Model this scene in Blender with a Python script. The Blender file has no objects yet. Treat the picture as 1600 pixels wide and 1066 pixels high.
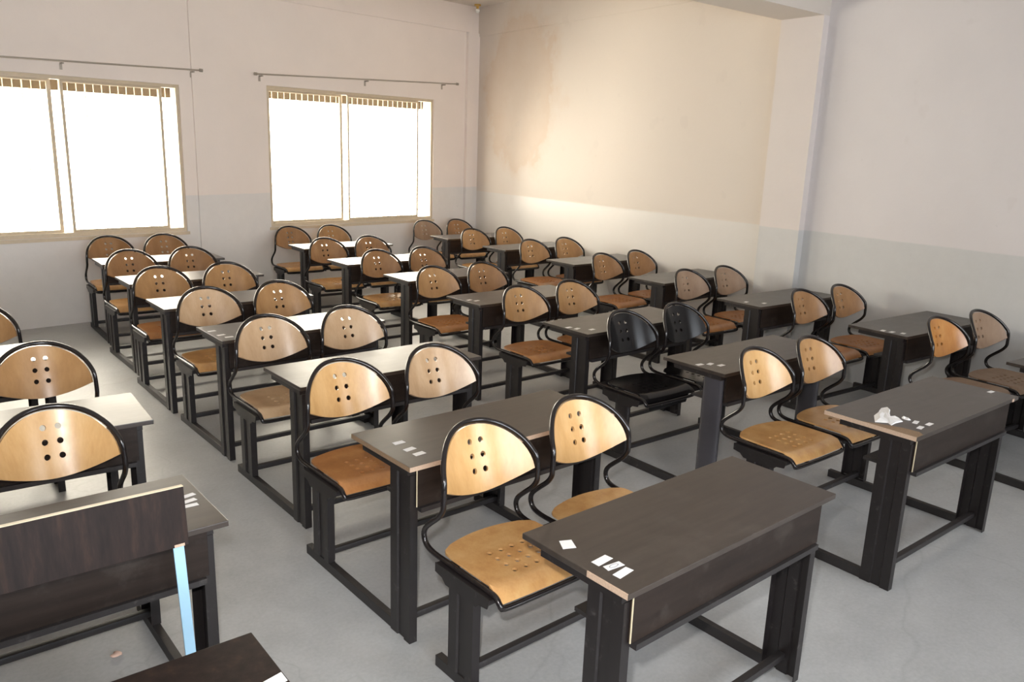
import bpy, bmesh, math, random
from mathutils import Vector, Matrix, geometry
random.seed(7)
S = bpy.context.scene
C = S.collection
PI = math.pi

# ------------------------------------------------------------------ materials
def new_mat(name):
    m = bpy.data.materials.new(name); m.use_nodes = True
    nt = m.node_tree
    return m, nt, nt.nodes['Principled BSDF']

def N(nt, kind, **kw):
    n = nt.nodes.new(kind)
    for k, v in kw.items():
        if hasattr(n, k): setattr(n, k, v)
        else: n.inputs[k.replace('_', ' ')].default_value = v
    return n

def coords(nt, scale=(1, 1, 1), kind='Object'):
    t = nt.nodes.new('ShaderNodeTexCoord')
    mp = nt.nodes.new('ShaderNodeMapping'); mp.inputs['Scale'].default_value = scale
    nt.links.new(t.outputs[kind], mp.inputs['Vector'])
    return mp.outputs['Vector']

def noise(nt, vec, scale, detail=4, rough=.55):
    n = nt.nodes.new('ShaderNodeTexNoise')
    n.inputs['Scale'].default_value = scale; n.inputs['Detail'].default_value = detail
    n.inputs['Roughness'].default_value = rough
    nt.links.new(vec, n.inputs['Vector']); return n.outputs['Fac']

def ramp(nt, fac, stops):
    r = nt.nodes.new('ShaderNodeValToRGB')
    el = r.color_ramp.elements
    el[0].position, el[0].color = stops[0][0], (*stops[0][1], 1)
    el[1].position, el[1].color = stops[-1][0], (*stops[-1][1], 1)
    for p, c in stops[1:-1]:
        e = el.new(p); e.color = (*c, 1)
    nt.links.new(fac, r.inputs['Fac']); return r.outputs['Color']

def mixc(nt, fac, a, b, mode='MIX'):
    m = nt.nodes.new('ShaderNodeMix'); m.data_type = 'RGBA'; m.blend_type = mode
    for s, v in ((0, fac), (6, a), (7, b)):
        if isinstance(v, (int, float)): m.inputs[s].default_value = v
        elif isinstance(v, tuple): m.inputs[s].default_value = (*v, 1)
        else: nt.links.new(v, m.inputs[s])
    return m.outputs[2]

def math_n(nt, op, a, b=None, clamp=False):
    m = nt.nodes.new('ShaderNodeMath'); m.operation = op; m.use_clamp = clamp
    for i, v in enumerate((a, b)):
        if v is None: continue
        if isinstance(v, (int, float)): m.inputs[i].default_value = v
        else: nt.links.new(v, m.inputs[i])
    return m.outputs[0]

def bump(nt, b, height, strength, dist=.01):
    n = nt.nodes.new('ShaderNodeBump'); n.inputs['Strength'].default_value = strength
    n.inputs['Distance'].default_value = dist
    nt.links.new(height, n.inputs['Height']); nt.links.new(n.outputs['Normal'], b.inputs['Normal'])

def plywood(name, dark, mid, light, rough=.3, spec=.5):
    m, nt, b = new_mat(name)
    oi = nt.nodes.new('ShaderNodeObjectInfo')
    v = coords(nt, (9, 9, 1.1), 'Object')
    add = nt.nodes.new('ShaderNodeVectorMath'); add.operation = 'ADD'
    nt.links.new(v, add.inputs[0]); nt.links.new(oi.outputs['Location'], add.inputs[1])
    f = noise(nt, add.outputs[0], 1.5, 5, .6)
    c = ramp(nt, f, [(.28, dark), (.5, mid), (.72, light)])
    fine = noise(nt, add.outputs[0], 14, 3, .5)
    c = mixc(nt, .16, c, ramp(nt, fine, [(.3, dark), (.7, light)]))
    nt.links.new(c, b.inputs['Base Color'])
    b.inputs['Roughness'].default_value = rough
    b.inputs['Specular IOR Level'].default_value = spec
    b.inputs['Coat Weight'].default_value = .15; b.inputs['Coat Roughness'].default_value = .22
    return m

M = {}
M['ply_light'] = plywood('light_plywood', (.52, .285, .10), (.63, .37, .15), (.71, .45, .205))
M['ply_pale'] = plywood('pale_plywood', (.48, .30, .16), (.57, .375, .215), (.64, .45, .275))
M['ply_mid_dim'] = plywood('tan_dim_plywood', (.35, .18, .066), (.43, .232, .090), (.51, .295, .122))  # same wood farther back: its weaker light is put into this colour
M['ply_brown_dim'] = plywood('brown_dim_plywood', (.265, .13, .048), (.335, .168, .064), (.405, .222, .093))  # darkest step: dimmer light of the far rows painted into the wood
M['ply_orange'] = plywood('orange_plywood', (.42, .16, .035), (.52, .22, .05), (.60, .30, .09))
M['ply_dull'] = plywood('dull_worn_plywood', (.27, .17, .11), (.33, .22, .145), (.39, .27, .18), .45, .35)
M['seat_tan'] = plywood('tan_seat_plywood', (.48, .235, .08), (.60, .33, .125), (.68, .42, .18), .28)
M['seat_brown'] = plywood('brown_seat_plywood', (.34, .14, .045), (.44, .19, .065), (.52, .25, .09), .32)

def laminate(name, base, light, rough, spec=.7):
    m, nt, b = new_mat(name)
    oi = nt.nodes.new('ShaderNodeObjectInfo')
    v = coords(nt, (1.2, 16, 16), 'Object')
    add = nt.nodes.new('ShaderNodeVectorMath'); add.operation = 'ADD'
    nt.links.new(v, add.inputs[0]); nt.links.new(oi.outputs['Location'], add.inputs[1])
    g = noise(nt, add.outputs[0], 2.2, 5, .6)
    c = ramp(nt, g, [(.3, base), (.72, light)])
    v2 = coords(nt, (1, 1, 1), 'Object')
    sc = noise(nt, v2, 7, 6, .7)
    dust = ramp(nt, sc, [(.5, (0, 0, 0)), (.8, (1, 1, 1))])
    c = mixc(nt, math_n(nt, 'MULTIPLY', dust, .25), c, (.16, .14, .12))
    nt.links.new(c, b.inputs['Base Color'])
    rr = math_n(nt, 'ADD', math_n(nt, 'MULTIPLY', sc, .16), rough - .08)
    nt.links.new(rr, b.inputs['Roughness'])
    bump(nt, b, g, .05, .002)
    b.inputs['Specular IOR Level'].default_value = spec
    return m
M['top'] = laminate('dark_laminate_desk_top', (.030, .022, .0175), (.052, .039, .031), .35)
M['panel'] = laminate('dark_laminate_panel', (.014, .009, .007), (.027, .018, .014), .5, .25)

def bench_wood():
    m, nt, b = new_mat('dark_veneer_bench_board')
    v = coords(nt, (14, 14, 1.2), 'Object')
    g = noise(nt, v, 2.6, 6, .65)
    c = ramp(nt, g, [(.35, (.009, .0045, .0035)), (.55, (.017, .009, .007)), (.78, (.040, .021, .013))])
    nt.links.new(c, b.inputs['Base Color']); b.inputs['Roughness'].default_value = .6; b.inputs['Specular IOR Level'].default_value = .25
    return m
M['bench'] = bench_wood()

def steel(name, col, rough=.4, spec=.5, chips=.6):
    m, nt, b = new_mat(name)
    g = nt.nodes.new('ShaderNodeNewGeometry')
    oi = nt.nodes.new('ShaderNodeObjectInfo')
    v = coords(nt, (1, 1, 1), 'Object')
    add = nt.nodes.new('ShaderNodeVectorMath'); add.operation = 'ADD'
    nt.links.new(v, add.inputs[0]); nt.links.new(oi.outputs['Location'], add.inputs[1])
    f = noise(nt, add.outputs[0], 22, 6, .7)
    wear = ramp(nt, f, [(.60, (0, 0, 0)), (.72, (1, 1, 1))])
    big = noise(nt, add.outputs[0], 5, 3, .5)
    c = mixc(nt, big, col, tuple(x * 1.5 for x in col))
    c = mixc(nt, math_n(nt, 'MULTIPLY', wear, chips * .35), c, (.22, .20, .19))
    nt.links.new(c, b.inputs['Base Color'])
    b.inputs['Roughness'].default_value = rough; b.inputs['Specular IOR Level'].default_value = spec
    return m
M['steel'] = steel('dark_brown_painted_steel', (.0125, .0100, .0100))
M['steel_bar'] = steel('dark_grey_painted_bar', (.018, .0155, .0155), .5)
M['tube'] = steel('black_brown_gloss_tube', (.010, .0075, .0075), .2, .6, .15)
M['grey_steel'] = steel('grey_gloss_painted_leg', (.045, .042, .048), .25, .6, .2)
M['black_shell'] = steel('black_painted_shell', (.0055, .005, .0055), .2, .35, .1)
M['worn'] = steel('worn_bare_metal', (.10, .10, .11), .35, .6, 1.5)

def plain(name, col, rough=.6, metal=0., scale=30, amt=.12):
    m, nt, b = new_mat(name)
    f = noise(nt, coords(nt), scale, 4, .6)
    c = mixc(nt, f, tuple(x * (1 - amt) for x in col), tuple(min(1, x * (1 + amt)) for x in col))
    nt.links.new(c, b.inputs['Base Color'])
    b.inputs['Roughness'].default_value = rough; b.inputs['Metallic'].default_value = metal
    return m
M['chip'] = plain('bare_particle_board', (.50, .36, .26), .8, 0, 160, .3)
M['chip_dull'] = plain('dull_particle_board', (.26, .17, .10), .8, 0, 120, .35)
M['cream_edge'] = plain('cream_edge_band', (.62, .53, .36), .5)
M['paper'] = plain('white_paper', (.86, .85, .84), .7, 0, 60, .04)
M['ink'] = plain('faint_grey_ink', (.30, .30, .33), .8)
M['blue'] = plain('light_blue_paint', (.30, .50, .66), .5, 0, 12, .05)
M['alu'] = plain('tan_window_frame', (.62, .52, .38), .45, .0)
M['grill'] = plain('cream_painted_grill', (.74, .66, .52), .5)
M['lintel'] = plain('brown_outer_lintel', (.075, .055, .032), .9)
M['rod'] = plain('dull_metal_rod', (.42, .37, .31), .4, .3)
M['brass'] = plain('brass_fitting', (.65, .42, .12), .3, .8)
M['bulb'] = plain('white_glass_bulb', (.9, .88, .82), .15)
M['stone'] = plain('pale_plaster_crumb', (.62, .42, .33), .8)

def wall_mat(name, axis, upper, lower, stain=False, z0=1.25, slope=0.0):
    m, nt, b = new_mat(name)
    geo = nt.nodes.new('ShaderNodeNewGeometry')
    sep = nt.nodes.new('ShaderNodeSeparateXYZ'); nt.links.new(geo.outputs['Position'], sep.inputs[0])
    x, y, z = sep.outputs
    pos = geo.outputs['Position']
    wob = math_n(nt, 'MULTIPLY', math_n(nt, 'SUBTRACT', noise(nt, pos, 6, 2), .5), .012)
    lim = math_n(nt, 'ADD', wob, math_n(nt, 'ADD', math_n(nt, 'MULTIPLY', x, slope), z0))
    isup = math_n(nt, 'MULTIPLY', math_n(nt, 'SUBTRACT', z, lim), 90, True)
    n1 = noise(nt, pos, 1.3, 5, .6); n2 = noise(nt, pos, 9, 5, .65)
    up = mixc(nt, ramp(nt, n1, [(.35, (0, 0, 0)), (.7, (1, 1, 1))]), upper, tuple(c * .95 for c in upper))
    lo = mixc(nt, n2, lower, tuple(c * .90 for c in lower))
    if stain:
        # the bay beyond the pilaster was painted a creamier colour
        far = math_n(nt, 'GREATER_THAN', y, 4.2)
        up = mixc(nt, far, up, mixc(nt, n1, (.715, .645, .575), (.69, .622, .553)))
        lo = mixc(nt, far, lo, mixc(nt, n2, (.71, .68, .645), (.68, .655, .62)))
    c = mixc(nt, isup, lo, up)
    if stain:
        # damp patch: brown bloom that starts beside the corner and fades along the wall
        dy = math_n(nt, 'SUBTRACT', 9.25, y)
        d = math_n(nt, 'ADD', math_n(nt, 'MULTIPLY', math_n(nt, 'SUBTRACT', dy, .75), math_n(nt, 'SUBTRACT', dy, .75)),
                   math_n(nt, 'MULTIPLY', math_n(nt, 'MULTIPLY', math_n(nt, 'SUBTRACT', z, 2.58), math_n(nt, 'SUBTRACT', z, 2.58)), .75))
        e = math_n(nt, 'ADD', d, math_n(nt, 'MULTIPLY', math_n(nt, 'SUBTRACT', noise(nt, pos, 1.9, 6, .66), .5), 1.9))
        mk = ramp(nt, e, [(.0, (.55, .55, .55)), (.40, (.75, .75, .75)), (.58, (.9, .9, .9)), (.70, (.35, .35, .35)), (1.0, (0, 0, 0))])
        c = mixc(nt, math_n(nt, 'MULTIPLY', mk, .62), c, mixc(nt, noise(nt, pos, 4, 5, .7), (.60, .43, .30), (.69, .56, .43)))
        r = ramp(nt, noise(nt, pos, 3.4, 3, .5), [(.655, (0, 0, 0)), (.70, (1, 1, 1))])
        c = mixc(nt, math_n(nt, 'MULTIPLY', r, .10), c, (.52, .46, .42))
    scr = ramp(nt, noise(nt, pos, 15, 2, .4), [(.76, (0, 0, 0)), (.80, (1, 1, 1))])
    c = mixc(nt, math_n(nt, 'MULTIPLY', scr, .12), c, (.45, .42, .40))
    nt.links.new(c, b.inputs['Base Color'])
    rr = math_n(nt, 'ADD', math_n(nt, 'MULTIPLY', isup, .22), .42)
    nt.links.new(rr, b.inputs['Roughness'])
    bump(nt, b, noise(nt, pos, 35, 4, .6), .10, .01)
    return m
UP = (.89, .80, .735); LOW = (.81, .775, .74)
M['wall_back'] = wall_mat('window_wall_paint', 0, UP, LOW, False, 1.22, .0125)
M['wall_right'] = wall_mat('side_wall_paint', 1, (.735, .70, .70), (.635, .637, .63), True)
M['wall_side'] = wall_mat('pilaster_paint', 1, (.73, .67, .64), (.635, .63, .62), False)
M['ceiling'] = plain('ceiling_paint', (.72, .67, .61), .8, 0, 3, .03)
M['beam'] = plain('beam_paint', (.66, .60, .54), .8, 0, 3, .03)

def floor_mat():
    m, nt, b = new_mat('grey_cement_floor')
    v = coords(nt)
    n1 = noise(nt, v, .8, 6, .6); n2 = noise(nt, v, 5, 8, .7); n3 = noise(nt, v, 60, 3, .6)
    c = ramp(nt, n1, [(.32, (.335, .345, .35)), (.5, (.42, .43, .44)), (.7, (.50, .515, .525))])
    c = mixc(nt, .35, c, ramp(nt, n2, [(.3, (.31, .31, .30)), (.7, (.55, .55, .54))]))
    c = mixc(nt, .15, c, ramp(nt, n3, [(.3, (.25, .25, .24)), (.7, (.6, .6, .59))]))
    st = ramp(nt, noise(nt, coords(nt, (1, 1.6, 1)), 2.3, 4, .6), [(.64, (0, 0, 0)), (.72, (1, 1, 1))])
    c = mixc(nt, math_n(nt, 'MULTIPLY', st, .30), c, (.30, .28, .25))
    # hairline cracks
    vo = nt.nodes.new('ShaderNodeTexVoronoi'); vo.feature = 'DISTANCE_TO_EDGE'; vo.inputs['Scale'].default_value = .55
    vv = nt.nodes.new('ShaderNodeVectorMath'); vv.operation = 'ADD'
    nw = nt.nodes.new('ShaderNodeTexNoise'); nw.inputs['Scale'].default_value = 2; nt.links.new(v, nw.inputs['Vector'])
    nt.links.new(v, vv.inputs[0]); nt.links.new(nw.outputs['Fac'], vv.inputs[1]); nt.links.new(vv.outputs[0], vo.inputs['Vector'])
    cr = ramp(nt, vo.outputs['Distance'], [(.0, (1, 1, 1)), (.006, (0, 0, 0))])
    c = mixc(nt, math_n(nt, 'MULTIPLY', cr, .14), c, (.14, .14, .13))
    nt.links.new(c, b.inputs['Base Color'])
    nt.links.new(math_n(nt, 'ADD', math_n(nt, 'MULTIPLY', n2, .25), .30), b.inputs['Roughness'])
    bump(nt, b, n2, .12, .01)
    return m
M['floor'] = floor_mat()

def glass_mat():
    m = bpy.data.materials.new('window_glass'); m.use_nodes = True; nt = m.node_tree; nt.nodes.clear()
    o = nt.nodes.new('ShaderNodeOutputMaterial'); mx = nt.nodes.new('ShaderNodeMixShader')
    t = nt.nodes.new('ShaderNodeBsdfTransparent'); g = nt.nodes.new('ShaderNodeBsdfGlossy'); g.inputs['Roughness'].default_value = .05
    t.inputs['Color'].default_value = (.97, .97, .95, 1)
    fr = nt.nodes.new('ShaderNodeFresnel'); fr.inputs['IOR'].default_value = 1.45
    nt.links.new(fr.outputs[0], mx.inputs[0]); nt.links.new(t.outputs[0], mx.inputs[1]); nt.links.new(g.outputs[0], mx.inputs[2])
    nt.links.new(mx.outputs[0], o.inputs[0]); return m
M['glass'] = glass_mat()

# ------------------------------------------------------------------ mesh helpers
def finish(name, bm, mat, parent=None, smooth=None, me_only=False):
    bmesh.ops.recalc_face_normals(bm, faces=bm.faces[:])
    me = bpy.data.meshes.new(name); bm.to_mesh(me); bm.free()
    for m in (mat if isinstance(mat, (list, tuple)) else [mat]): me.materials.append(m)
    if smooth is not None:
        for p in me.polygons: p.use_smooth = True
        me.set_sharp_from_angle(angle=math.radians(smooth))
    o = bpy.data.objects.new(name, me); C.objects.link(o)
    if parent: o.parent = parent
    return o

def box(bm, x0, x1, y0, y1, z0, z1, bev=0.0, mi=0):
    vs = [bm.verts.new((x, y, z)) for x in (x0, x1) for y in (y0, y1) for z in (z0, z1)]
    fs = [bm.faces.new([vs[i] for i in f]) for f in ((0, 1, 3, 2), (4, 6, 7, 5), (0, 4, 5, 1), (2, 3, 7, 6), (0, 2, 6, 4), (1, 5, 7, 3))]
    for f in fs: f.material_index = mi
    if bev:
        es = list({e for f in fs for e in f.edges})
        bmesh.ops.bevel(bm, geom=es, offset=bev, segments=2, affect='EDGES', profile=.6)

def prism(bm, prof, lo, hi, axis='z'):
    def P(a, b, t):
        return {'z': (a, b, t), 'x': (t, a, b), 'y': (a, t, b)}[axis]
    A = [bm.verts.new(P(a, b, lo)) for a, b in prof]; B = [bm.verts.new(P(a, b, hi)) for a, b in prof]
    n = len(prof)
    for i in range(n): bm.faces.new((A[i], A[(i + 1) % n], B[(i + 1) % n], B[i]))
    bm.faces.new(A); bm.faces.new(B[::-1])

def spline(pts, sub=6, closed=False):
    P = [Vector(p) for p in pts]; out = []; n = len(P)
    rng = range(n) if closed else range(n - 1)
    for i in rng:
        p0 = P[(i - 1) % n] if closed or i > 0 else P[0]
        p1, p2 = P[i], P[(i + 1) % n]
        p3 = P[(i + 2) % n] if closed or i + 2 < n else P[-1]
        for k in range(sub):
            t = k / sub
            out.append(.5 * ((2 * p1) + (p2 - p0) * t + (2 * p0 - 5 * p1 + 4 * p2 - p3) * t * t + (3 * p1 - p0 - 3 * p2 + p3) * t ** 3))
    if not closed: out.append(P[-1])
    return out

def tube(bm, pts, r, closed=False, seg=10):
    pts = [Vector(p) for p in pts]; n = len(pts); rings = []
    up = None
    for i in range(n):
        a = pts[(i - 1) % n] if closed or i else pts[0]
        b = pts[(i + 1) % n] if closed or i < n - 1 else pts[-1]
        t = (b - a).normalized()
        if up is None:
            up = t.orthogonal().normalized()
        up = (up - t * up.dot(t)).normalized(); w = t.cross(up)
        rings.append([bm.verts.new(pts[i] + (up * math.cos(k * 2 * PI / seg) + w * math.sin(k * 2 * PI / seg)) * r) for k in range(seg)])
    off = 0
    if closed:
        # match the last ring to the first one
        off = min(range(seg), key=lambda o: sum((rings[-1][k].co - rings[0][(k + o) % seg].co).length for k in range(seg)))
    for i in range(n - 1 + (1 if closed else 0)):
        A = rings[i]; B = rings[(i + 1) % n]; o = off if i == n - 1 else 0
        for k in range(seg):
            bm.faces.new((A[k], A[(k + 1) % seg], B[(k + 1 + o) % seg], B[(k + o) % seg]))
    if not closed:
        bm.faces.new(rings[0]); bm.faces.new(rings[-1][::-1])

def inside(p, poly):
    x, y = p; c = False; n = len(poly)
    for i in range(n):
        x1, y1 = poly[i]; x2, y2 = poly[(i + 1) % n]
        if (y1 > y) != (y2 > y) and x < (x2 - x1) * (y - y1) / (y2 - y1) + x1: c = not c
    return c

def shell(outline, holes, fn, th, step=.026, hr=.010):
    """a bent sheet with real round holes: outline and holes in flat (s,t), fn bends them into space"""
    pts = []; edges = []; hp = []
    def loop(L):
        b = len(pts); pts.extend(L); edges.extend([(b + i, b + (i + 1) % len(L)) for i in range(len(L))])
    loop(outline)
    for h in holes:
        hx, hy = h[:2]; rx = h[2] if len(h) > 2 else hr; ry = h[3] if len(h) > 2 else hr
        L = [(hx + rx * math.cos(k * 2 * PI / 12), hy + ry * math.sin(k * 2 * PI / 12)) for k in range(12)]
        loop(L); hp.append(L)
    s0, s1 = min(p[0] for p in outline), max(p[0] for p in outline)
    t0, t1 = min(p[1] for p in outline), max(p[1] for p in outline)
    y = t0 + step / 2
    while y < t1:
        x = s0 + step / 2
        while x < s1:
            if inside((x, y), outline) and min(math.hypot(x - q[0], y - q[1]) for q in pts) > step * .42 \
               and not any(inside((x, y), L) for L in hp):
                pts.append((x, y))
            x += step
        y += step
    r = geometry.delaunay_2d_cdt([Vector(p) for p in pts], edges, [], 0, 1e-6)
    V, F = r[0], r[2]
    bm = bmesh.new()
    def norm(s, t):
        e = 1e-3
        a = Vector(fn(s + e, t)) - Vector(fn(s - e, t)); b = Vector(fn(s, t + e)) - Vector(fn(s, t - e))
        return a.cross(b).normalized()
    T = []; B = []
    for v in V:
        p = Vector(fn(*v)); n = norm(*v)
        T.append(bm.verts.new(p + n * th / 2)); B.append(bm.verts.new(p - n * th / 2))
    cnt = {}; keep = []
    for f in F:
        c = (sum(V[i][0] for i in f) / len(f), sum(V[i][1] for i in f) / len(f))
        if not inside(c, outline) or any(inside(c, L) for L in hp): continue
        keep.append(f)
        for i in range(len(f)):
            e = (f[i], f[(i + 1) % len(f)]); cnt[frozenset(e)] = cnt.get(frozenset(e), []) + [e]
    for f in keep:
        bm.faces.new([T[i] for i in f]); bm.faces.new([B[i] for i in reversed(f)])
    for k, es in cnt.items():
        if len(es) == 1:
            a, b = es[0]; bm.faces.new((T[b], T[a], B[a], B[b]))
    loose = [v for v in bm.verts if not v.link_faces]
    bmesh.ops.delete(bm, geom=loose, context='VERTS')
    return bm

def empty(name, loc=(0, 0, 0), rz=0.0):
    o = bpy.data.objects.new(name, None); C.objects.link(o)
    o.location = loc; o.rotation_euler = (0, 0, rz); o.empty_display_size = .1
    return o

def tag(o, label=None, cat=None, group=None, kind=None):
    if label: o['label'] = label
    if cat: o['category'] = cat
    if group: o['group'] = group
    if kind: o['kind'] = kind
    return o

# ------------------------------------------------------------------ the combined desk and two seats
L_, D_, H_ = 1.086, .433, .75
XL, XR = .018, 1.045           # outer faces of the left and right side frames
CX = (.262, .790)              # middle of the two seats
A_, B_ = .208, .180            # half width and height of the half-moon back above its corners

def leg_profile(x_out, inward, y0, y1, w=.034):
    s = inward; t = .003; m0 = y0 + (y1 - y0) * .30; m1 = y0 + (y1 - y0) * .66; d = .007
    outer = [(x_out + s * w, y0), (x_out, y0), (x_out, m0), (x_out + s * d, m0 + .005), (x_out + s * d, m1 - .005), (x_out, m1), (x_out, y1), (x_out + s * w, y1)]
    inner = [(x_out + s * w, y1 - t), (x_out + s * t, y1 - t), (x_out + s * t, m1 + .002), (x_out + s * (d + t), m1 - .004), (x_out + s * (d + t), m0 + .004), (x_out + s * t, m0 - .002), (x_out + s * t, y0 + t), (x_out + s * w, y0 + t)]
    return outer + inner

def oval_profile(cx, cy, rx, ry, n=24):
    return [(cx + rx * math.copysign(abs(math.cos(a)) ** .8, math.cos(a)), cy + ry * math.copysign(abs(math.sin(a)) ** .8, math.sin(a))) for a in (k * 2 * PI / n for k in range(n))]

def back_fn(cx):
    # moulded back: leans away from the desk and bows strongly in plan, corners forward
    def fn(s, t):
        return (cx + s, .9835 + .345 * t - .083 * (s / A_) ** 2, .690 + t)
    return fn

def arch(a, b, n=26, e=2.15):
    out = []
    for i in range(n + 1):
        th = PI * i / n; c, s = math.cos(th), math.sin(th)
        out.append((a * math.copysign(abs(c) ** (2 / e), c), b * abs(s) ** (2 / e)))
    return out

def make_backrest(cx, mat, parent):
    a, b = A_, B_ - .004
    out = arch(a, b)
    bot = [(-a + 2 * a * k / 16, -.068 * (1 - abs(2 * k / 16 - 1) ** 1.9)) for k in range(1, 16)]
    holes = [(-.022 + .052 * i - .002, .011 + .053 * j) for i in (0, 1) for j in (0, 1, 2)]
    bm = shell(out + bot, holes, back_fn(cx), .011, .022, .0112)
    return finish('backrest', bm, mat, parent, 40)

def seat_fn(cx):
    def fn(s, t):                      # t runs from the front edge (0) to the back (.43)
        y = .560 + t; z = .4585 - .010 * (1 - (s / .22) ** 2) * min(1, t / .1)
        if t < .07:
            k = (.07 - t) / .07; z -= .042 * k ** 2.2; y += .012 * k ** 2
        if t > .30: z += .008 * ((t - .30) / .1) ** 2
        return (cx + s, y, z)
    return fn

def make_seat(cx, mat, parent, black=False):
    w = .219
    out = [(-w, 0), (-w / 2, -.002), (0, -.003), (w / 2, -.002), (w, 0), (w, .08), (w, .2), (w - .001, .30), (w - .004, .335), (w - .014, .353)]
    for k in range(1, 12):
        x = (w - .02) * (1 - 2 * k / 12)
        out.append((x, .356 + .052 * (1 - (x / w) ** 2)))
    out += [(-(w - .014), .353), (-(w - .004), .335), (-(w - .001), .30), (-w, .2), (-w, .08)]
    holes = [((i - 1.5) * .052, .110 + j * .047) for i in range(4) for j in range(4)]
    return finish('seat', shell(out, holes, seat_fn(cx), .009, .03, .0118), mat, parent, 40)

def make_tube(cx, parent, mat):
    r = .0105; fn = back_fn(cx)
    A = [Vector(fn(s, t)) for s, t in arch(A_ + .015, B_ + .010, 18, 2.15)]       # right foot over the top to the left foot
    w = A_ + .016
    def side(q): return [(cx + q * w, .900, .655), (cx + q * w, .905, .625), (cx + q * w, .930, .592), (cx + q * w, .972, .556),
                         (cx + q * w, 1.010, .520), (cx + q * w, 1.022, .487), (cx + q * w, 1.005, .455), (cx + q * w, .955, .441), (cx + q * w, .85, .440),
                         (cx + q * w, .72, .440), (cx + q * w, .628, .440), (cx + q * w, .592, .434), (cx + q * (w - .002), .572, .414), (cx + q * (w - .016), .567, .401)]
    path = A[1:-1] + [Vector(p) for p in side(-1)] + [Vector((cx - .1, .565, .399)), Vector((cx + .1, .565, .399))] + [Vector(p) for p in side(1)[::-1]]
    bm = bmesh.new(); tube(bm, spline(path, 3, True), r, True, 10)
    return finish('chair_frame', bm, mat, parent, 60)

def make_unit(kind='common'):
    root = empty('dual_desk')
    st, bar = M['steel'], M['steel_bar']
    bm = bmesh.new(); box(bm, 0, L_, 0, D_, .731, H_, .0025)
    finish('tabletop', bm, M['top'], root)
    bm = bmesh.new(); box(bm, XL + .022, XR - .022, .014, .0255, .577, .727, .001)
    finish('front_panel', bm, M['panel'], root)
    bm = bmesh.new(); box(bm, XL + .034, XR - .034, .001, .027, .5575, .5765); box(bm, XL + .034, XR - .034, .0285, .245, .560, .574, .001)
    finish('book_shelf', bm, bar, root)
    bm = bmesh.new()
    box(bm, .008, .040, .028, .355, .705, .7305); box(bm, XR - .03, XR + .002, .028, .355, .705, .7305)
    box(bm, .0405, XR - .0305, .335, .355, .705, .7305); box(bm, .0405, XR - .0305, .0285, .048, .705, .7305)
    finish('top_frame', bm, st, root)
    for s, x in ((1, XL), (-1, XR)):
        bm = bmesh.new()
        if kind == 'oval': prism(bm, oval_profile(x + s * .026, .098, .026, .066), 0, .7045)
        else: prism(bm, leg_profile(x, s, .026, .164), 0, .7045)
        finish('desk_leg', bm, M['grey_steel'] if kind == 'oval' else st, root, 35)
        bm = bmesh.new()
        if kind == 'oval': prism(bm, oval_profile(x + s * .026, .76, .022, .06), .046, .372)
        else: prism(bm, leg_profile(x, s, .690, .832, .034), .046, .384)
        finish('seat_leg', bm, st, root, 35)
        bm = bmesh.new(); a, b = sorted((x + s * .003, x + s * .033)); box(bm, a, b, .165, .915, .001, .0455, .002)
        finish('floor_rail', bm, bar, root)
        # rocker shaped bracket under the seat tubes, folded from sheet
        prof = [(.915, .4290), (.915, .394), (.872, .387), (.850, .368), (.672, .368), (.655, .384), (.612, .390), (.598, .4290)]
        bm = bmesh.new(); a, b = sorted((x - s * .003, x)); prism(bm, prof, a, b, 'x')
        a, b = sorted((x, x + s * .045)); box(bm, a, b, .598, .912, .4262, .4290)
        finish('seat_bracket', bm, st, root)
    bm = bmesh.new(); box(bm, .470, .582, .60, .90, .4262, .4290); box(bm, .521, .531, .60, .90, .390, .4262)
    finish('seat_bracket', bm, st, root)
    for y in (.612, .872):
        bm = bmesh.new(); box(bm, XL + .001, XR - .001, y, y + .022, .400, .4255, .002)
        finish('seat_beam', bm, st, root)
    for y in (.095, .745):
        bm = bmesh.new(); box(bm, XL + .012, XR - .012, y - .015, y + .015, .060, .088, .006)
        finish('cross_bar', bm, bar, root, 50)
    bl = kind == 'oval'
    for cx in CX:
        make_tube(cx, root, M['tube'])
        se = make_seat(cx, M['black_shell'] if bl else M['seat_tan'], root)
        make_backrest(cx, M['black_shell'] if bl else M['ply_mid_dim'], root)
        if bl:
            out = [(-.19, 0), (.19, 0), (.17, -.052), (-.17, -.052)]
            bm = shell(out, [(-.055, -.028, .014, .008), (.03, -.028, .014, .008)], lambda s, t, c=cx: (c + s, .583, .412 + t), .003, .03)
            finish('front_apron', bm, M['black_shell'], se)
    return root

def copy_tree(o, parent=None):
    c = o.copy(); C.objects.link(c); c.parent = parent
    for ch in list(o.children): copy_tree(ch, c)
    return c

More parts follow.
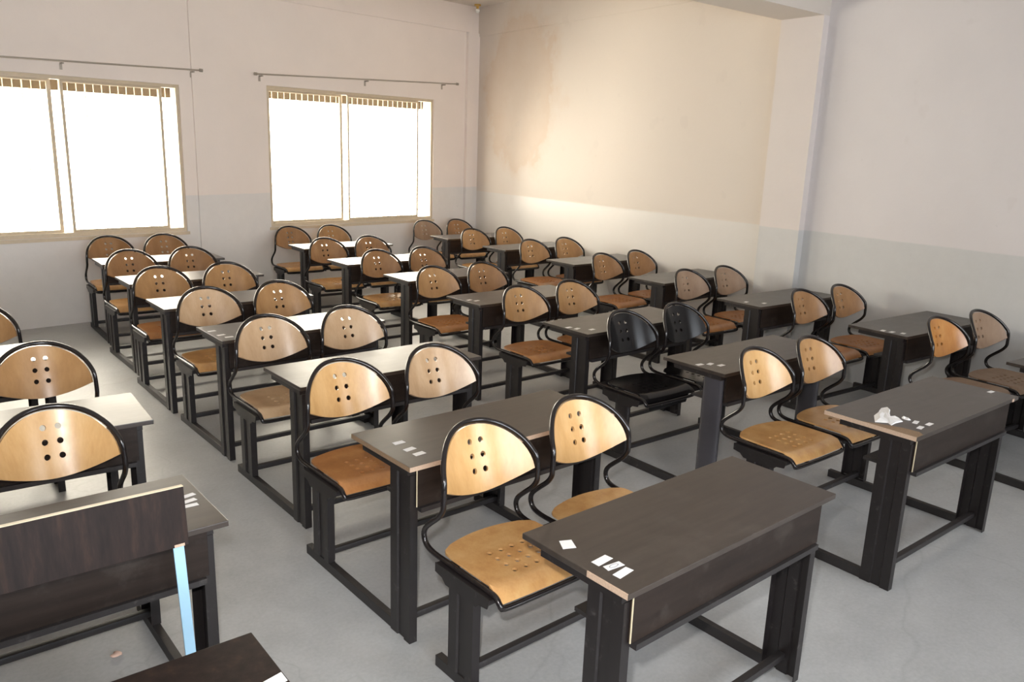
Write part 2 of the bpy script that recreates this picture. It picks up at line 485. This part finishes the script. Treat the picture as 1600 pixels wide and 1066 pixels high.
# name: x, y, turn, backrest woods (left, right), seat wood, label
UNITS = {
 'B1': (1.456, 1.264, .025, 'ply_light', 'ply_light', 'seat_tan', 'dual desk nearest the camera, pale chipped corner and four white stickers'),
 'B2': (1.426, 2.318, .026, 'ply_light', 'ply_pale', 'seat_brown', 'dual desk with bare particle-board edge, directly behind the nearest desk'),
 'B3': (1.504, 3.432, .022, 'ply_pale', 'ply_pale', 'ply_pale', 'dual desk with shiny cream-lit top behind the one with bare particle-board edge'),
 'B4': (1.505, 4.497, .026, 'ply_pale', 'ply_mid_dim', 'seat_tan', 'dual desk with faded stickers, fourth from the front left of centre'),
 'B5': (1.480, 5.546, .015, 'ply_mid_dim', 'ply_mid_dim', 'seat_brown', 'dual desk third from the window wall in the column by the left window'),
 'B6': (1.526, 6.629, .017, 'ply_brown_dim', 'ply_brown_dim', 'seat_tan', 'dual desk second from the window wall in the column by the left window'),
 'B7': (1.573, 7.759, -.015, 'ply_brown_dim', 'ply_brown_dim', 'seat_tan', 'dual desk whose seats back onto the wall under the left window'),
 'C1': (3.379, 1.398, -.007, 'ply_light', 'ply_mid_dim', 'seat_tan', 'dual desk with torn white paper and a pale peeled edge'),
 'C3': (3.489, 3.532, .012, 'ply_mid_dim', 'ply_mid_dim', 'seat_brown', 'dual desk in the middle of the room, just behind the pair of black seats'),
 'C4': (3.448, 4.632, .020, 'ply_mid_dim', 'ply_brown_dim', 'seat_brown', 'dual desk second behind the black-seated desk in the column right of centre'),
 'C5': (3.532, 5.768, .007, 'ply_brown_dim', 'ply_brown_dim', 'seat_tan', 'dual desk third from the window wall in the column by the right window'),
 'C6': (3.503, 6.825, .012, 'ply_brown_dim', 'ply_brown_dim', 'seat_tan', 'dual desk second from the window wall in the column by the right window'),
 'C7': (3.617, 8.046, -.009, 'ply_brown_dim', 'ply_mid_dim', 'seat_tan', 'dual desk whose seats back onto the wall under the right window'),
 'D7': (5.591, 8.213, -.022, 'ply_dull', 'ply_brown_dim', 'seat_tan', 'dual desk in the far corner where the window wall meets the stained wall'),
 'D6': (5.600, 7.072, .009, 'ply_mid_dim', 'ply_mid_dim', 'seat_tan', 'dual desk along the stained wall, second from the far corner'),
 'D5': (5.543, 5.865, .007, 'ply_mid_dim', 'ply_mid_dim', 'seat_brown', 'dual desk along the stained wall, third from the far corner'),
 'D4': (5.495, 4.627, .045, 'ply_brown_dim', 'ply_brown_dim', 'seat_brown', 'dual desk along the side wall just beyond the wall pilaster'),
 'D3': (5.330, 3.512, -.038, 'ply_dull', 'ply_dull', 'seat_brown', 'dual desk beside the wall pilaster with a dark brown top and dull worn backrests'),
 'D2': (5.328, 2.372, -.052, 'ply_brown_dim', 'ply_brown_dim', 'seat_brown', 'dual desk by the right wall with a row of stickers, in front of the pilaster'),
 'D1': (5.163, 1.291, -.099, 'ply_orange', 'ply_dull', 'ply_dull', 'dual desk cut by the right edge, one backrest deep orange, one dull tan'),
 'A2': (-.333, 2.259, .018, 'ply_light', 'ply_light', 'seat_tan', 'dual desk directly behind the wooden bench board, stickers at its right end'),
 'A3': (-.266, 3.386, -.044, 'ply_mid_dim', 'ply_mid_dim', 'seat_tan', 'dual desk with cream-lit top, second behind the wooden bench board'),
 'A4': (-.388, 4.570, .0, 'ply_mid_dim', 'ply_mid_dim', 'seat_tan', 'dual desk at the left edge of the picture, farthest back in the left column'),
}
proto = make_unit()
units = {}
for i, (k, (x, y, rz, w1, w2, sw, lab)) in enumerate(UNITS.items()):
    u = proto if i == 0 else copy_tree(proto)
    units[k] = u
for k, (x, y, rz, w1, w2, sw, lab) in UNITS.items():
    u = units[k]; u.location = (x, y, 0); u.rotation_euler = (0, 0, rz)
    tag(u, lab, 'desk', 'dual desks with ply seats')
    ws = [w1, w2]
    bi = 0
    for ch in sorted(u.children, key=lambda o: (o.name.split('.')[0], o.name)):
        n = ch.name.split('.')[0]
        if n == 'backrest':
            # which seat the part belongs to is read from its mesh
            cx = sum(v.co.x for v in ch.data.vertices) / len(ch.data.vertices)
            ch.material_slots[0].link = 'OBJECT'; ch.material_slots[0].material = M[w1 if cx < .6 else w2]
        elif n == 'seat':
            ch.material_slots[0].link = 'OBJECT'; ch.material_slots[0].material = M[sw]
u = make_unit('oval'); u.location = (3.482, 2.469, 0); u.rotation_euler = (0, 0, -.004); units['C2'] = u
tag(u, 'dual desk with two all-black perforated seats and glossy grey oval legs', 'desk', 'dual desks with ply seats')

def child(u, name):
    return next(c for c in u.children if c.name.split('.')[0] == name)

# ---- stickers glued on the tops (sub-parts of the tabletop) and damaged edges
def sticker(u, x, y, w=.058, h=.034, a=0., ring=False):
    t = child(u, 'tabletop'); bm = bmesh.new()
    ca, sa = math.cos(a), math.sin(a)
    q = []
    for px, py in ((-w / 2, -h / 2), (w / 2, -h / 2 + .003), (w / 2 - .002, h / 2), (-w / 2 + .001, h / 2 - .002)):
        q.append((x + px * ca - py * sa, y + px * sa + py * ca))
    q = [(min(max(a_, .002), L_ - .002), min(max(b_, .002), D_ - .002)) for a_, b_ in q]
    prism(bm, q, .7501, .7506)
    if ring:
        pts = [(x + .014 * math.cos(k * PI / 6) * 1.2, y + .007 * math.sin(k * PI / 6), .7508) for k in range(12)]
        b2 = len(bm.faces); tube(bm, pts, .0012, True, 5)
        for f in list(bm.faces)[b2:]: f.material_index = 1
    finish('sticker', bm, [M['paper'], M['ink']], t)

R = random.Random(3)
sticker(units['B1'], .062, .298, .042, .052, -.5)
sticker(units['B1'], .077, .170, .066, .032, .05)
sticker(units['B1'], .081, .128, .062, .028, -.15, True)
sticker(units['B1'], .075, .087, .066, .030, .08)
for k, L in dict(B2=[(.103, .238), (.1, .156), (.105, .097)], B4=[(.041, .28), (.051, .155), (.072, .084)],
                 C2=[(.045, .205), (.107, .181), (.138, .13)], C3=[(.035, .216), (.059, .16), (.128, .092)],
                 C4=[(.053, .208), (.088, .158)], D2=[(.04, .195), (.055, .138), (.085, .076)], D3=[(.079, .201), (.17, .097)],
                 A2=[(1.043, .247), (1.033, .206), (1.026, .170)], C1=[(.203, .103), (.147, .056), (.230, .055), (1.045, .116)]).items():
    for x, y in L: sticker(units[k], x, y, .050, .024 if k in ('A2', 'C1') else .030, R.uniform(-.12, .25))

def edge_strip(u, part, x0, x1, y0, y1, z0, z1, mat, label):
    p = child(u, part); bm = bmesh.new(); box(bm, x0, x1, y0, y1, z0, z1)
    o = finish('bare_edge', bm, mat, p); o['label'] = label
edge_strip(units['B1'], 'tabletop', -.0006, .003, .002, .155, .7322, .7503, M['chip'], 'pale bare board where the edge band is gone')
edge_strip(units['B1'], 'front_panel', XL + .0213, XL + .0240, .0136, .0175, .578, .724, M['cream_edge'], 'cream edge of the front panel')
edge_strip(units['B2'], 'tabletop', .0, L_, -.0008, .003, .7315, .7495, M['chip'], 'pale bare board along the front edge')
edge_strip(units['B2'], 'tabletop', -.0008, .003, .004, D_ - .003, .7315, .7495, M['chip_dull'], 'dull tan bare board along the short edge')
edge_strip(units['B2'], 'front_panel', XL + .0213, XL + .0240, .0136, .0175, .578, .724, M['cream_edge'], 'cream edge of the front panel')
edge_strip(units['C1'], 'tabletop', -.0008, .003, .002, D_ - .002, .7315, .7503, M['chip'], 'pale bare board along the short edge')
edge_strip(units['C1'], 'front_panel', XL + .0213, XL + .0240, .0136, .0175, .578, .724, M['cream_edge'], 'cream edge of the front panel')
bm = bmesh.new(); prism(bm, [(.003, .003), (.060, .003), (.085, .03), (.075, .10), (.045, .17), (.003, .25)], .7500, .7504)
o = finish('peeled_patch', bm, M['chip_dull'], child(units['C1'], 'tabletop')); o['label'] = 'tan patch where the laminate has peeled off'
bm = bmesh.new(); box(bm, 1.005, 1.030, -.001, .002, .7325, .748)
o = finish('bare_edge', bm, M['chip'], child(units['C1'], 'tabletop')); o['label'] = 'small pale chip in the front edge'

# torn paper lying on the right-hand desk
def crumple(name, pts, z0, parent_world, hmax, seed):
    bm = bmesh.new(); r = random.Random(seed)
    out = [(p[0], p[1]) for p in pts]
    cx = sum(p[0] for p in out) / len(out); cy = sum(p[1] for p in out) / len(out)
    ring = []; rb = []
    n = len(out)
    def add(f, h):
        a = []
        for (x, y) in out:
            a.append(bm.verts.new((cx + (x - cx) * f, cy + (y - cy) * f, z0 + h * r.uniform(.25, 1))))
        return a
    base = [bm.verts.new((x, y, z0)) for x, y in out]
    r1 = add(.96, hmax * .35); r2 = add(.6, hmax); r3 = add(.3, hmax * .7)
    for A, B in ((base, r1), (r1, r2), (r2, r3)):
        for i in range(n): bm.faces.new((A[i], A[(i + 1) % n], B[(i + 1) % n], B[i]))
    bm.faces.new(r3); bm.faces.new(base[::-1])
    bmesh.ops.transform(bm, matrix=parent_world, verts=bm.verts)
    return finish(name, bm, M['paper'])
mw = Matrix.Translation((3.379, 1.398, 0)) @ Matrix.Rotation(-.007, 4, 'Z')
o = crumple('torn_paper', [(.128, .260), (.190, .272), (.225, .285), (.262, .296), (.305, .288), (.272, .257), (.226, .236), (.165, .199), (.185, .170), (.158, .140), (.110, .148), (.061, .144), (.080, .170), (.040, .209)], .7503, mw, .012, 5)
tag(o, 'large torn piece of white paper lying on the desk with the peeled edge', 'paper', 'torn paper on the right-hand desk')
o = crumple('paper_scrap', [(.214, .174), (.236, .154), (.212, .130), (.200, .134), (.197, .150), (.201, .165)], .7503, mw, .010, 9)
tag(o, 'small crumpled white scrap beside the large torn paper on the right-hand desk', 'paper', 'torn paper on the right-hand desk')

# ------------------------------------------------------------------ wooden bench desk, front left
AX, AY = -.492, 1.247
bd = empty('bench_desk', (AX, AY, 0))
tag(bd, 'dark wooden bench desk at the lower left with a plank backrest on light blue struts', 'desk')
for src in proto.children:
    n = src.name.split('.')[0]
    if n in ('tabletop', 'front_panel', 'book_shelf', 'top_frame', 'desk_leg', 'seat_leg', 'floor_rail', 'cross_bar'):
        c = src.copy(); C.objects.link(c); c.parent = bd
        if n == 'tabletop':
            c.material_slots[0].link = 'OBJECT'; c.material_slots[0].material = M['bench']
bm = bmesh.new(); box(bm, 0, L_, .60, .86, .385, .405, .003)
finish('bench_seat', bm, M['bench'], bd)
rot = Matrix.Translation((0, .935, .760)) @ Matrix.Rotation(math.radians(-7), 4, 'X')
bm = bmesh.new(); box(bm, 0, 1.095, -.009, .009, 0, .172, .001)
bmesh.ops.transform(bm, matrix=rot, verts=bm.verts)
bk = finish('backrest', bm, M['bench'], bd)
bm = bmesh.new(); box(bm, 0, 1.095, -.0095, .0095, .1722, .1740)
bmesh.ops.transform(bm, matrix=rot, verts=bm.verts)
o = finish('edge_band', bm, M['cream_edge'], bk); o['label'] = 'cream edge band of the plank'
bm = bmesh.new(); box(bm, 1.055, 1.083, -.0100, -.0092, .0005, .0085)
bmesh.ops.transform(bm, matrix=rot, verts=bm.verts)
o = finish('bare_edge', bm, M['chip'], bk); o['label'] = 'small pale chip at the lower corner'
for xs in (.05, 1.070):
    bm = bmesh.new()
    prof = [(.952, .80), (.958, .80), (.953, .755), (.895, .375), (.889, .375), (.947, .755)]
    prism(bm, prof, xs - .0145, xs + .0145, 'x')
    bmesh.ops.translate(bm, verts=bm.verts, vec=(0, -.0045 + .0, 0))
    o = finish('back_strut', bm, M['blue'], bd); o['label'] = 'light blue flat strut'
c = child(bd, 'tabletop')
bm = bmesh.new(); prism(bm, [(1.035, .205), (1.083, .215), (1.083, .25), (1.035, .24)], .7501, .7506)
finish('sticker', bm, M['paper'], c)

# pale crumb on the floor under the bench desk
bm = bmesh.new(); bmesh.ops.create_icosphere(bm, subdivisions=2, radius=.016)
for v in bm.verts: v.co = Vector((v.co.x * 1.3, v.co.y * .9, v.co.z * .45 + .007)) * (1 + .2 * math.sin(v.co.x * 300 + v.co.y * 170))
o = finish('plaster_crumb', bm, M['stone'], None, 60); o.location = (.525, 2.92, 0)
tag(o, 'pale pinkish plaster crumb on the cement floor behind the bench desk', 'debris')

# ------------------------------------------------------------------ the room
K, WY = .12, 8.71                       # window wall: y = WY + K x
def wy(x): return WY + K * x
T, RX = .07, 6.94 - .07 * 9.4           # right wall: x = RX + T y
def rx(y): return RX + T * y
CEIL = 3.74; X0 = -3.2; Y0 = -2.6
XC = (RX + T * WY) / (1 - T * K); YC = wy(XC)      # the far corner
ang = math.atan(K); UX = Vector((math.cos(ang), math.sin(ang), 0)); UN = Vector((-math.sin(ang), math.cos(ang), 0))
def wpt(x, depth, z):                    # x measured as world x on the wall face, depth outward
    return Vector((x, wy(x), z)) + UN * depth
def wbox(bm, x0, x1, d0, d1, z0, z1):
    vs = [bm.verts.new(wpt(x, d, z)) for x in (x0, x1) for d in (d0, d1) for z in (z0, z1)]
    for f in ((0, 1, 3, 2), (4, 6, 7, 5), (0, 4, 5, 1), (2, 3, 7, 6), (0, 2, 6, 4), (1, 5, 7, 3)): bm.faces.new([vs[i] for i in f])

def structure(name, bm, mat, label=None):
    o = finish(name, bm, mat); o['kind'] = 'structure'
    if label: o['label'] = label
    return o

XRo = rx(Y0)
bm = bmesh.new(); box(bm, X0 - .3, XC + .6, Y0 - .3, YC + .6, -.12, 0); structure('floor', bm, M['floor'])
bm = bmesh.new(); box(bm, X0 - .3, XC + .6, Y0 - .3, YC + .6, CEIL, CEIL + .15); structure('ceiling', bm, M['ceiling'])
W1 = (.20, 2.715, .875, 2.405); W2 = (3.712, 6.165, .872, 2.475); TH = .23
bm = bmesh.new()
xs0, xs1 = X0 - .25, XC + .25
wbox(bm, xs0, W1[0], 0, TH, 0, CEIL); wbox(bm, W1[1], W2[0], 0, TH, 0, CEIL); wbox(bm, W2[1], xs1, 0, TH, 0, CEIL)
for W in (W1, W2):
    wbox(bm, W[0], W[1], 0, TH, 0, W[2]); wbox(bm, W[0], W[1], 0, TH, W[3], CEIL)
structure('wall_back', bm, M['wall_back'])
def rbox(bm, y0, y1, d0, d1, z0, z1):
    vs = [bm.verts.new((rx(y) + d, y, z)) for y in (y0, y1) for d in (d0, d1) for z in (z0, z1)]
    for f in ((0, 1, 3, 2), (4, 6, 7, 5), (0, 4, 5, 1), (2, 3, 7, 6), (0, 2, 6, 4), (1, 5, 7, 3)): bm.faces.new([vs[i] for i in f])
bm = bmesh.new(); rbox(bm, Y0 - .2, YC + .02, 0, .23, 0, CEIL); structure('wall_right', bm, M['wall_right'])
# plain left wall, then front wall with unseen windows added to light the room
bm = bmesh.new()
box(bm, X0 - .23, X0, Y0 - .2, wy(X0), 0, CEIL)
structure('wall_left', bm, M['wall_side'])
UNSEEN_W = ((-1.6, 1.7, .85, 2.7), (3.1, 5.0, .85, 2.7))
bm = bmesh.new(); xs = [X0 - .23, UNSEEN_W[0][0], UNSEEN_W[0][1], UNSEEN_W[1][0], UNSEEN_W[1][1], XRo + .25]
for k in (0, 2, 4): box(bm, xs[k], xs[k + 1], Y0 - .23, Y0, 0, CEIL)
for a, b, c_, d_ in UNSEEN_W: box(bm, a, b, Y0 - .23, Y0, 0, c_); box(bm, a, b, Y0 - .23, Y0, d_, CEIL)
structure('wall_front', bm, M['wall_side'])
# pilasters, corner column, bands, beam
bm = bmesh.new(); rbox(bm, 3.97, 4.40, -.085, -.0005, 0, 3.06); structure('trim_1', bm, M['wall_side'], 'shallow pilaster on the right wall')
bm = bmesh.new(); box(bm, X0, rx(4.2) + .01, 3.97, 4.40, 3.06, CEIL); structure('trim_2', bm, M['beam'], 'ceiling beam across the room')
bm = bmesh.new(); wbox(bm, 2.85, 3.30, -.022, -.0005, 0, 3.38); structure('trim_3', bm, M['wall_back'], 'flat pilaster between the windows')
bm = bmesh.new(); wbox(bm, 6.73, XC - .005, -.05, -.0005, 0, 3.40); structure('trim_4', bm, M['wall_back'], 'corner column')
bm = bmesh.new(); wbox(bm, X0, XC - .01, -.025, -.0005, 3.40, CEIL); structure('trim_5', bm, M['wall_back'], 'raised band under the ceiling on the window wall')
bm = bmesh.new(); rbox(bm, 4.41, YC - .03, -.012, -.0005, 3.36, CEIL); structure('trim_6', bm, M['wall_right'], 'raised band under the ceiling on the right wall')

for k, (a, b, c_, d_) in enumerate(UNSEEN_W):  # unseen windows added behind the camera for more daylight
    rt = empty('window_%d' % (k + 3), ((a + b) / 2, Y0, c_)); rt['kind'] = 'structure'
    iv = Matrix.Translation(rt.location).inverted()
    bm = bmesh.new(); q = .001
    for x_ in (a + q, (a + b) / 2 - .02, b - .04 - q): box(bm, x_, x_ + .04, Y0 - .12, Y0 - .07, c_ + q, d_ - q)
    for z_ in (c_ + q, d_ - .04 - q):
        box(bm, a + .041, (a + b) / 2 - .0205, Y0 - .12, Y0 - .07, z_, z_ + .04); box(bm, (a + b) / 2 + .0205, b - .041, Y0 - .12, Y0 - .07, z_, z_ + .04)
    bmesh.ops.transform(bm, matrix=iv, verts=bm.verts); finish('window_frame', bm, M['alu'], rt)
    bm = bmesh.new(); box(bm, a + .03, b - .03, Y0 - .097, Y0 - .093, c_ + .03, d_ - .03)
    bmesh.ops.transform(bm, matrix=iv, verts=bm.verts); finish('pane', bm, M['glass'], rt)

def make_window(idx, W, stiles, sashes):
    x0, x1, z0, z1 = W
    root = empty('window_%d' % idx, wpt((x0 + x1) / 2, 0, z0)); root['kind'] = 'structure'
    inv = Matrix.Translation(root.location).inverted()
    def part(name, bm, mat, par=root):
        bmesh.ops.transform(bm, matrix=inv, verts=bm.verts); return finish(name, bm, mat, par)
    e = .0006
    bm = bmesh.new()
    wbox(bm, x0 + e, x0 + .035, .015, .10, z0 + e, z1 - e); wbox(bm, x1 - .035, x1 - e, .015, .10, z0 + e, z1 - e)
    wbox(bm, x0 + .035, x1 - .035, .015, .10, z0 + e, z0 + .04); wbox(bm, x0 + .035, x1 - .035, .015, .10, z1 - .035, z1 - e)
    part('window_frame', bm, M['alu'])
    for (a, b, d, w) in sashes:
        bm = bmesh.new()
        wbox(bm, a, a + w, d, d + .025, z0 + .041, z1 - .036); wbox(bm, b - w, b, d, d + .025, z0 + .041, z1 - .036)
        wbox(bm, a + w, b - w, d, d + .025, z0 + .041, z0 + .065); wbox(bm, a + w, b - w, d, d + .025, z1 - .058, z1 - .036)
        s = part('sash', bm, M['alu'])
        bm = bmesh.new(); wbox(bm, a + w, b - w, d + .010, d + .014, z0 + .065, z1 - .058)
        part('pane', bm, M['glass'], s)
    # security grill near the outer face
    bm = bmesh.new(); n = int(round((x1 - x0) / .078))
    for i in range(1, n):
        x = x0 + (x1 - x0) * i / n; r = .0035 if i % 7 else .006
        wbox(bm, x - r, x + r, .170, .176, z0 + e, z1 - e)
    z = z0 + .12
    while z < z1 - .1:
        wbox(bm, x0 + e, x1 - e, .176, .182, z - .003, z + .003); z += .175
    part('grill', bm, M['grill'])
    bm = bmesh.new(); wbox(bm, x0 - .1, x1 + .1, TH + .02, TH + .12, z1 - .125, z1 + .05)
    part('outer_lintel', bm, M['lintel'])
make_window(1, W1, None, [(.24, 1.515, .068, .035), (1.585, 2.545, .035, .028)])
make_window(2, W2, None, [(3.75, 4.755, .068, .028), (4.815, 5.935, .035, .022)])
bm = bmesh.new(); wbox(bm, W1[0] - .02, W1[1] + .02, -.012, -.0004, W1[2] - .035, W1[2] - .002); structure('trim_7', bm, M['alu'], 'tan sill edge of the left window')
bm = bmesh.new(); wbox(bm, W2[0] - .02, W2[1] + .02, -.012, -.0004, W2[2] - .035, W2[2] - .002); structure('trim_8', bm, M['alu'], 'tan sill edge of the right window')

# curtain rods
def rod(xa, za, xb, zb, brs, label):
    root = empty('curtain_rod', wpt((xa + xb) / 2, 0, za)); tag(root, label, 'curtain rod', 'bare curtain rods above the windows')
    inv = Matrix.Translation(root.location).inverted()
    bm = bmesh.new(); tube(bm, [wpt(xa, -.07, za), wpt((xa + xb) / 2, -.07, (za + zb) / 2), wpt(xb, -.07, zb)], .0085)
    bmesh.ops.transform(bm, matrix=inv, verts=bm.verts); finish('rod', bm, M['rod'], root, 50)
    for x in brs:
        z = za + (zb - za) * (x - xa) / (xb - xa)
        bm = bmesh.new(); wbox(bm, x - .008, x + .008, -.075, -.0005, z - .026, z - .0115); wbox(bm, x - .012, x + .012, -.005, -.0005, z - .075, z - .026)
        bmesh.ops.transform(bm, matrix=inv, verts=bm.verts); finish('bracket', bm, M['rod'], root)
    for x, z in ((xa, za), (xb, zb)):
        bm = bmesh.new(); tube(bm, [wpt(x - .015, -.07, z), wpt(x + .015, -.07, z)], .017)
        bmesh.ops.transform(bm, matrix=inv, verts=bm.verts); finish('finial', bm, M['rod'], root, 50)
rod(.15, 2.50, 2.93, 2.565, [.3, 1.60, 2.85], 'bare metal curtain rod above the left window')
rod(3.55, 2.583, 6.52, 2.700, [3.63, 5.05, 6.30], 'bare metal curtain rod above the right window, nearer the corner')

# small fitting in the far corner under the ceiling
lf = empty('light_fitting', (XC - .18, YC - .22, CEIL)); tag(lf, 'small brass light fitting at the ceiling in the far corner', 'light')
bm = bmesh.new(); tube(bm, [(0, 0, -.001), (0, 0, -.02)], .045, False, 20); tube(bm, [(0, 0, -.02), (0, 0, -.055)], .018, False, 16)
finish('holder', bm, M['brass'], lf, 50)
bm = bmesh.new(); bmesh.ops.create_uvsphere(bm, u_segments=16, v_segments=10, radius=.03)
bmesh.ops.translate(bm, verts=bm.verts, vec=(0, 0, -.082)); finish('bulb', bm, M['bulb'], lf, 80)

# ------------------------------------------------------------------ light
w = bpy.data.worlds.new('sky'); S.world = w; w.use_nodes = True
bg = w.node_tree.nodes['Background']; wt = w.node_tree
tc = wt.nodes.new('ShaderNodeTexCoord'); sx = wt.nodes.new('ShaderNodeSeparateXYZ'); wt.links.new(tc.outputs['Generated'], sx.inputs[0])
# a sunlit warm side beyond the window wall, a cooler shaded side behind the camera
wc = ramp(wt, math_n(wt, 'ADD', math_n(wt, 'MULTIPLY', sx.outputs[1], .5), .5), [(.35, (.88, .94, 1.05)), (.65, (1.0, .92, .79))])
wt.links.new(wc, bg.inputs[0])
wt.links.new(math_n(wt, 'MULTIPLY', ramp(wt, math_n(wt, 'ADD', math_n(wt, 'MULTIPLY', sx.outputs[1], .5), .5), [(.35, (.75, .75, .75)), (.65, (1, 1, 1))]), 12.0), bg.inputs[1])
def area(name, loc, rot, sx, sy, power, col=(1, 1, 1), portal=False):
    l = bpy.data.lights.new(name, 'AREA'); l.shape = 'RECTANGLE'; l.size = sx; l.size_y = sy
    l.energy = power; l.color = col
    if portal: l.cycles.is_portal = True
    o = bpy.data.objects.new(name, l); C.objects.link(o); o.location = loc; o.rotation_euler = rot; return o
for i, W in enumerate((W1, W2)):
    p = wpt((W[0] + W[1]) / 2, TH + .15, (W[2] + W[3]) / 2)
    area('window_portal_%d' % (i + 1), p, (math.radians(-90), 0, ang), (W[1] - W[0]) * 1.1, 1.7, 1, portal=True)

for k, (a, b, c_, d_) in enumerate(UNSEEN_W):
    area('window_portal_%d' % (k + 3), ((a + b) / 2, Y0 - .3, (c_ + d_) / 2), (math.radians(90), 0, 0), (b - a) * 1.05, 1.9, 1, portal=True)

# ------------------------------------------------------------------ camera
F, YAW, PITCH, ROLL, HC = 1244.44, .68204, .23971, .035286, 1.8982
fwd = Vector((math.sin(YAW) * math.cos(PITCH), math.cos(YAW) * math.cos(PITCH), -math.sin(PITCH)))
rgt = Vector((math.cos(YAW), -math.sin(YAW), 0)); up = rgt.cross(fwd)
r2 = rgt * math.cos(ROLL) + up * math.sin(ROLL); u2 = -rgt * math.sin(ROLL) + up * math.cos(ROLL)
cam = bpy.data.cameras.new('camera'); co = bpy.data.objects.new('camera', cam); C.objects.link(co)
m = Matrix((r2, u2, -fwd)).transposed().to_4x4(); m.translation = (0, 0, HC); co.matrix_world = m
cam.sensor_width = 22.3; cam.lens = F / 1600 * 22.3; cam.clip_start = .05
S.camera = co
# the camera's flash, just above and left of the lens
fp = Vector((0, 0, HC)) + u2 * .13 - r2 * .05 + fwd * .05
fl = bpy.data.lights.new('camera_flash', 'SPOT'); fl.energy = 120; fl.color = (1, .975, .95); fl.spot_size = math.radians(100); fl.spot_blend = .8; fl.shadow_soft_size = .03
fo = bpy.data.objects.new('camera_flash', fl); C.objects.link(fo); fm = m.copy(); fm.translation = fp; fo.matrix_world = fm

S.cycles.use_denoising = True
S.cycles.max_bounces = 8; S.cycles.diffuse_bounces = 5; S.cycles.sample_clamp_indirect = 8
S.view_settings.view_transform = 'Standard'; S.view_settings.look = 'None'
S.view_settings.gamma = 1; S.view_settings.use_curve_mapping = False; S.view_settings.exposure = .9
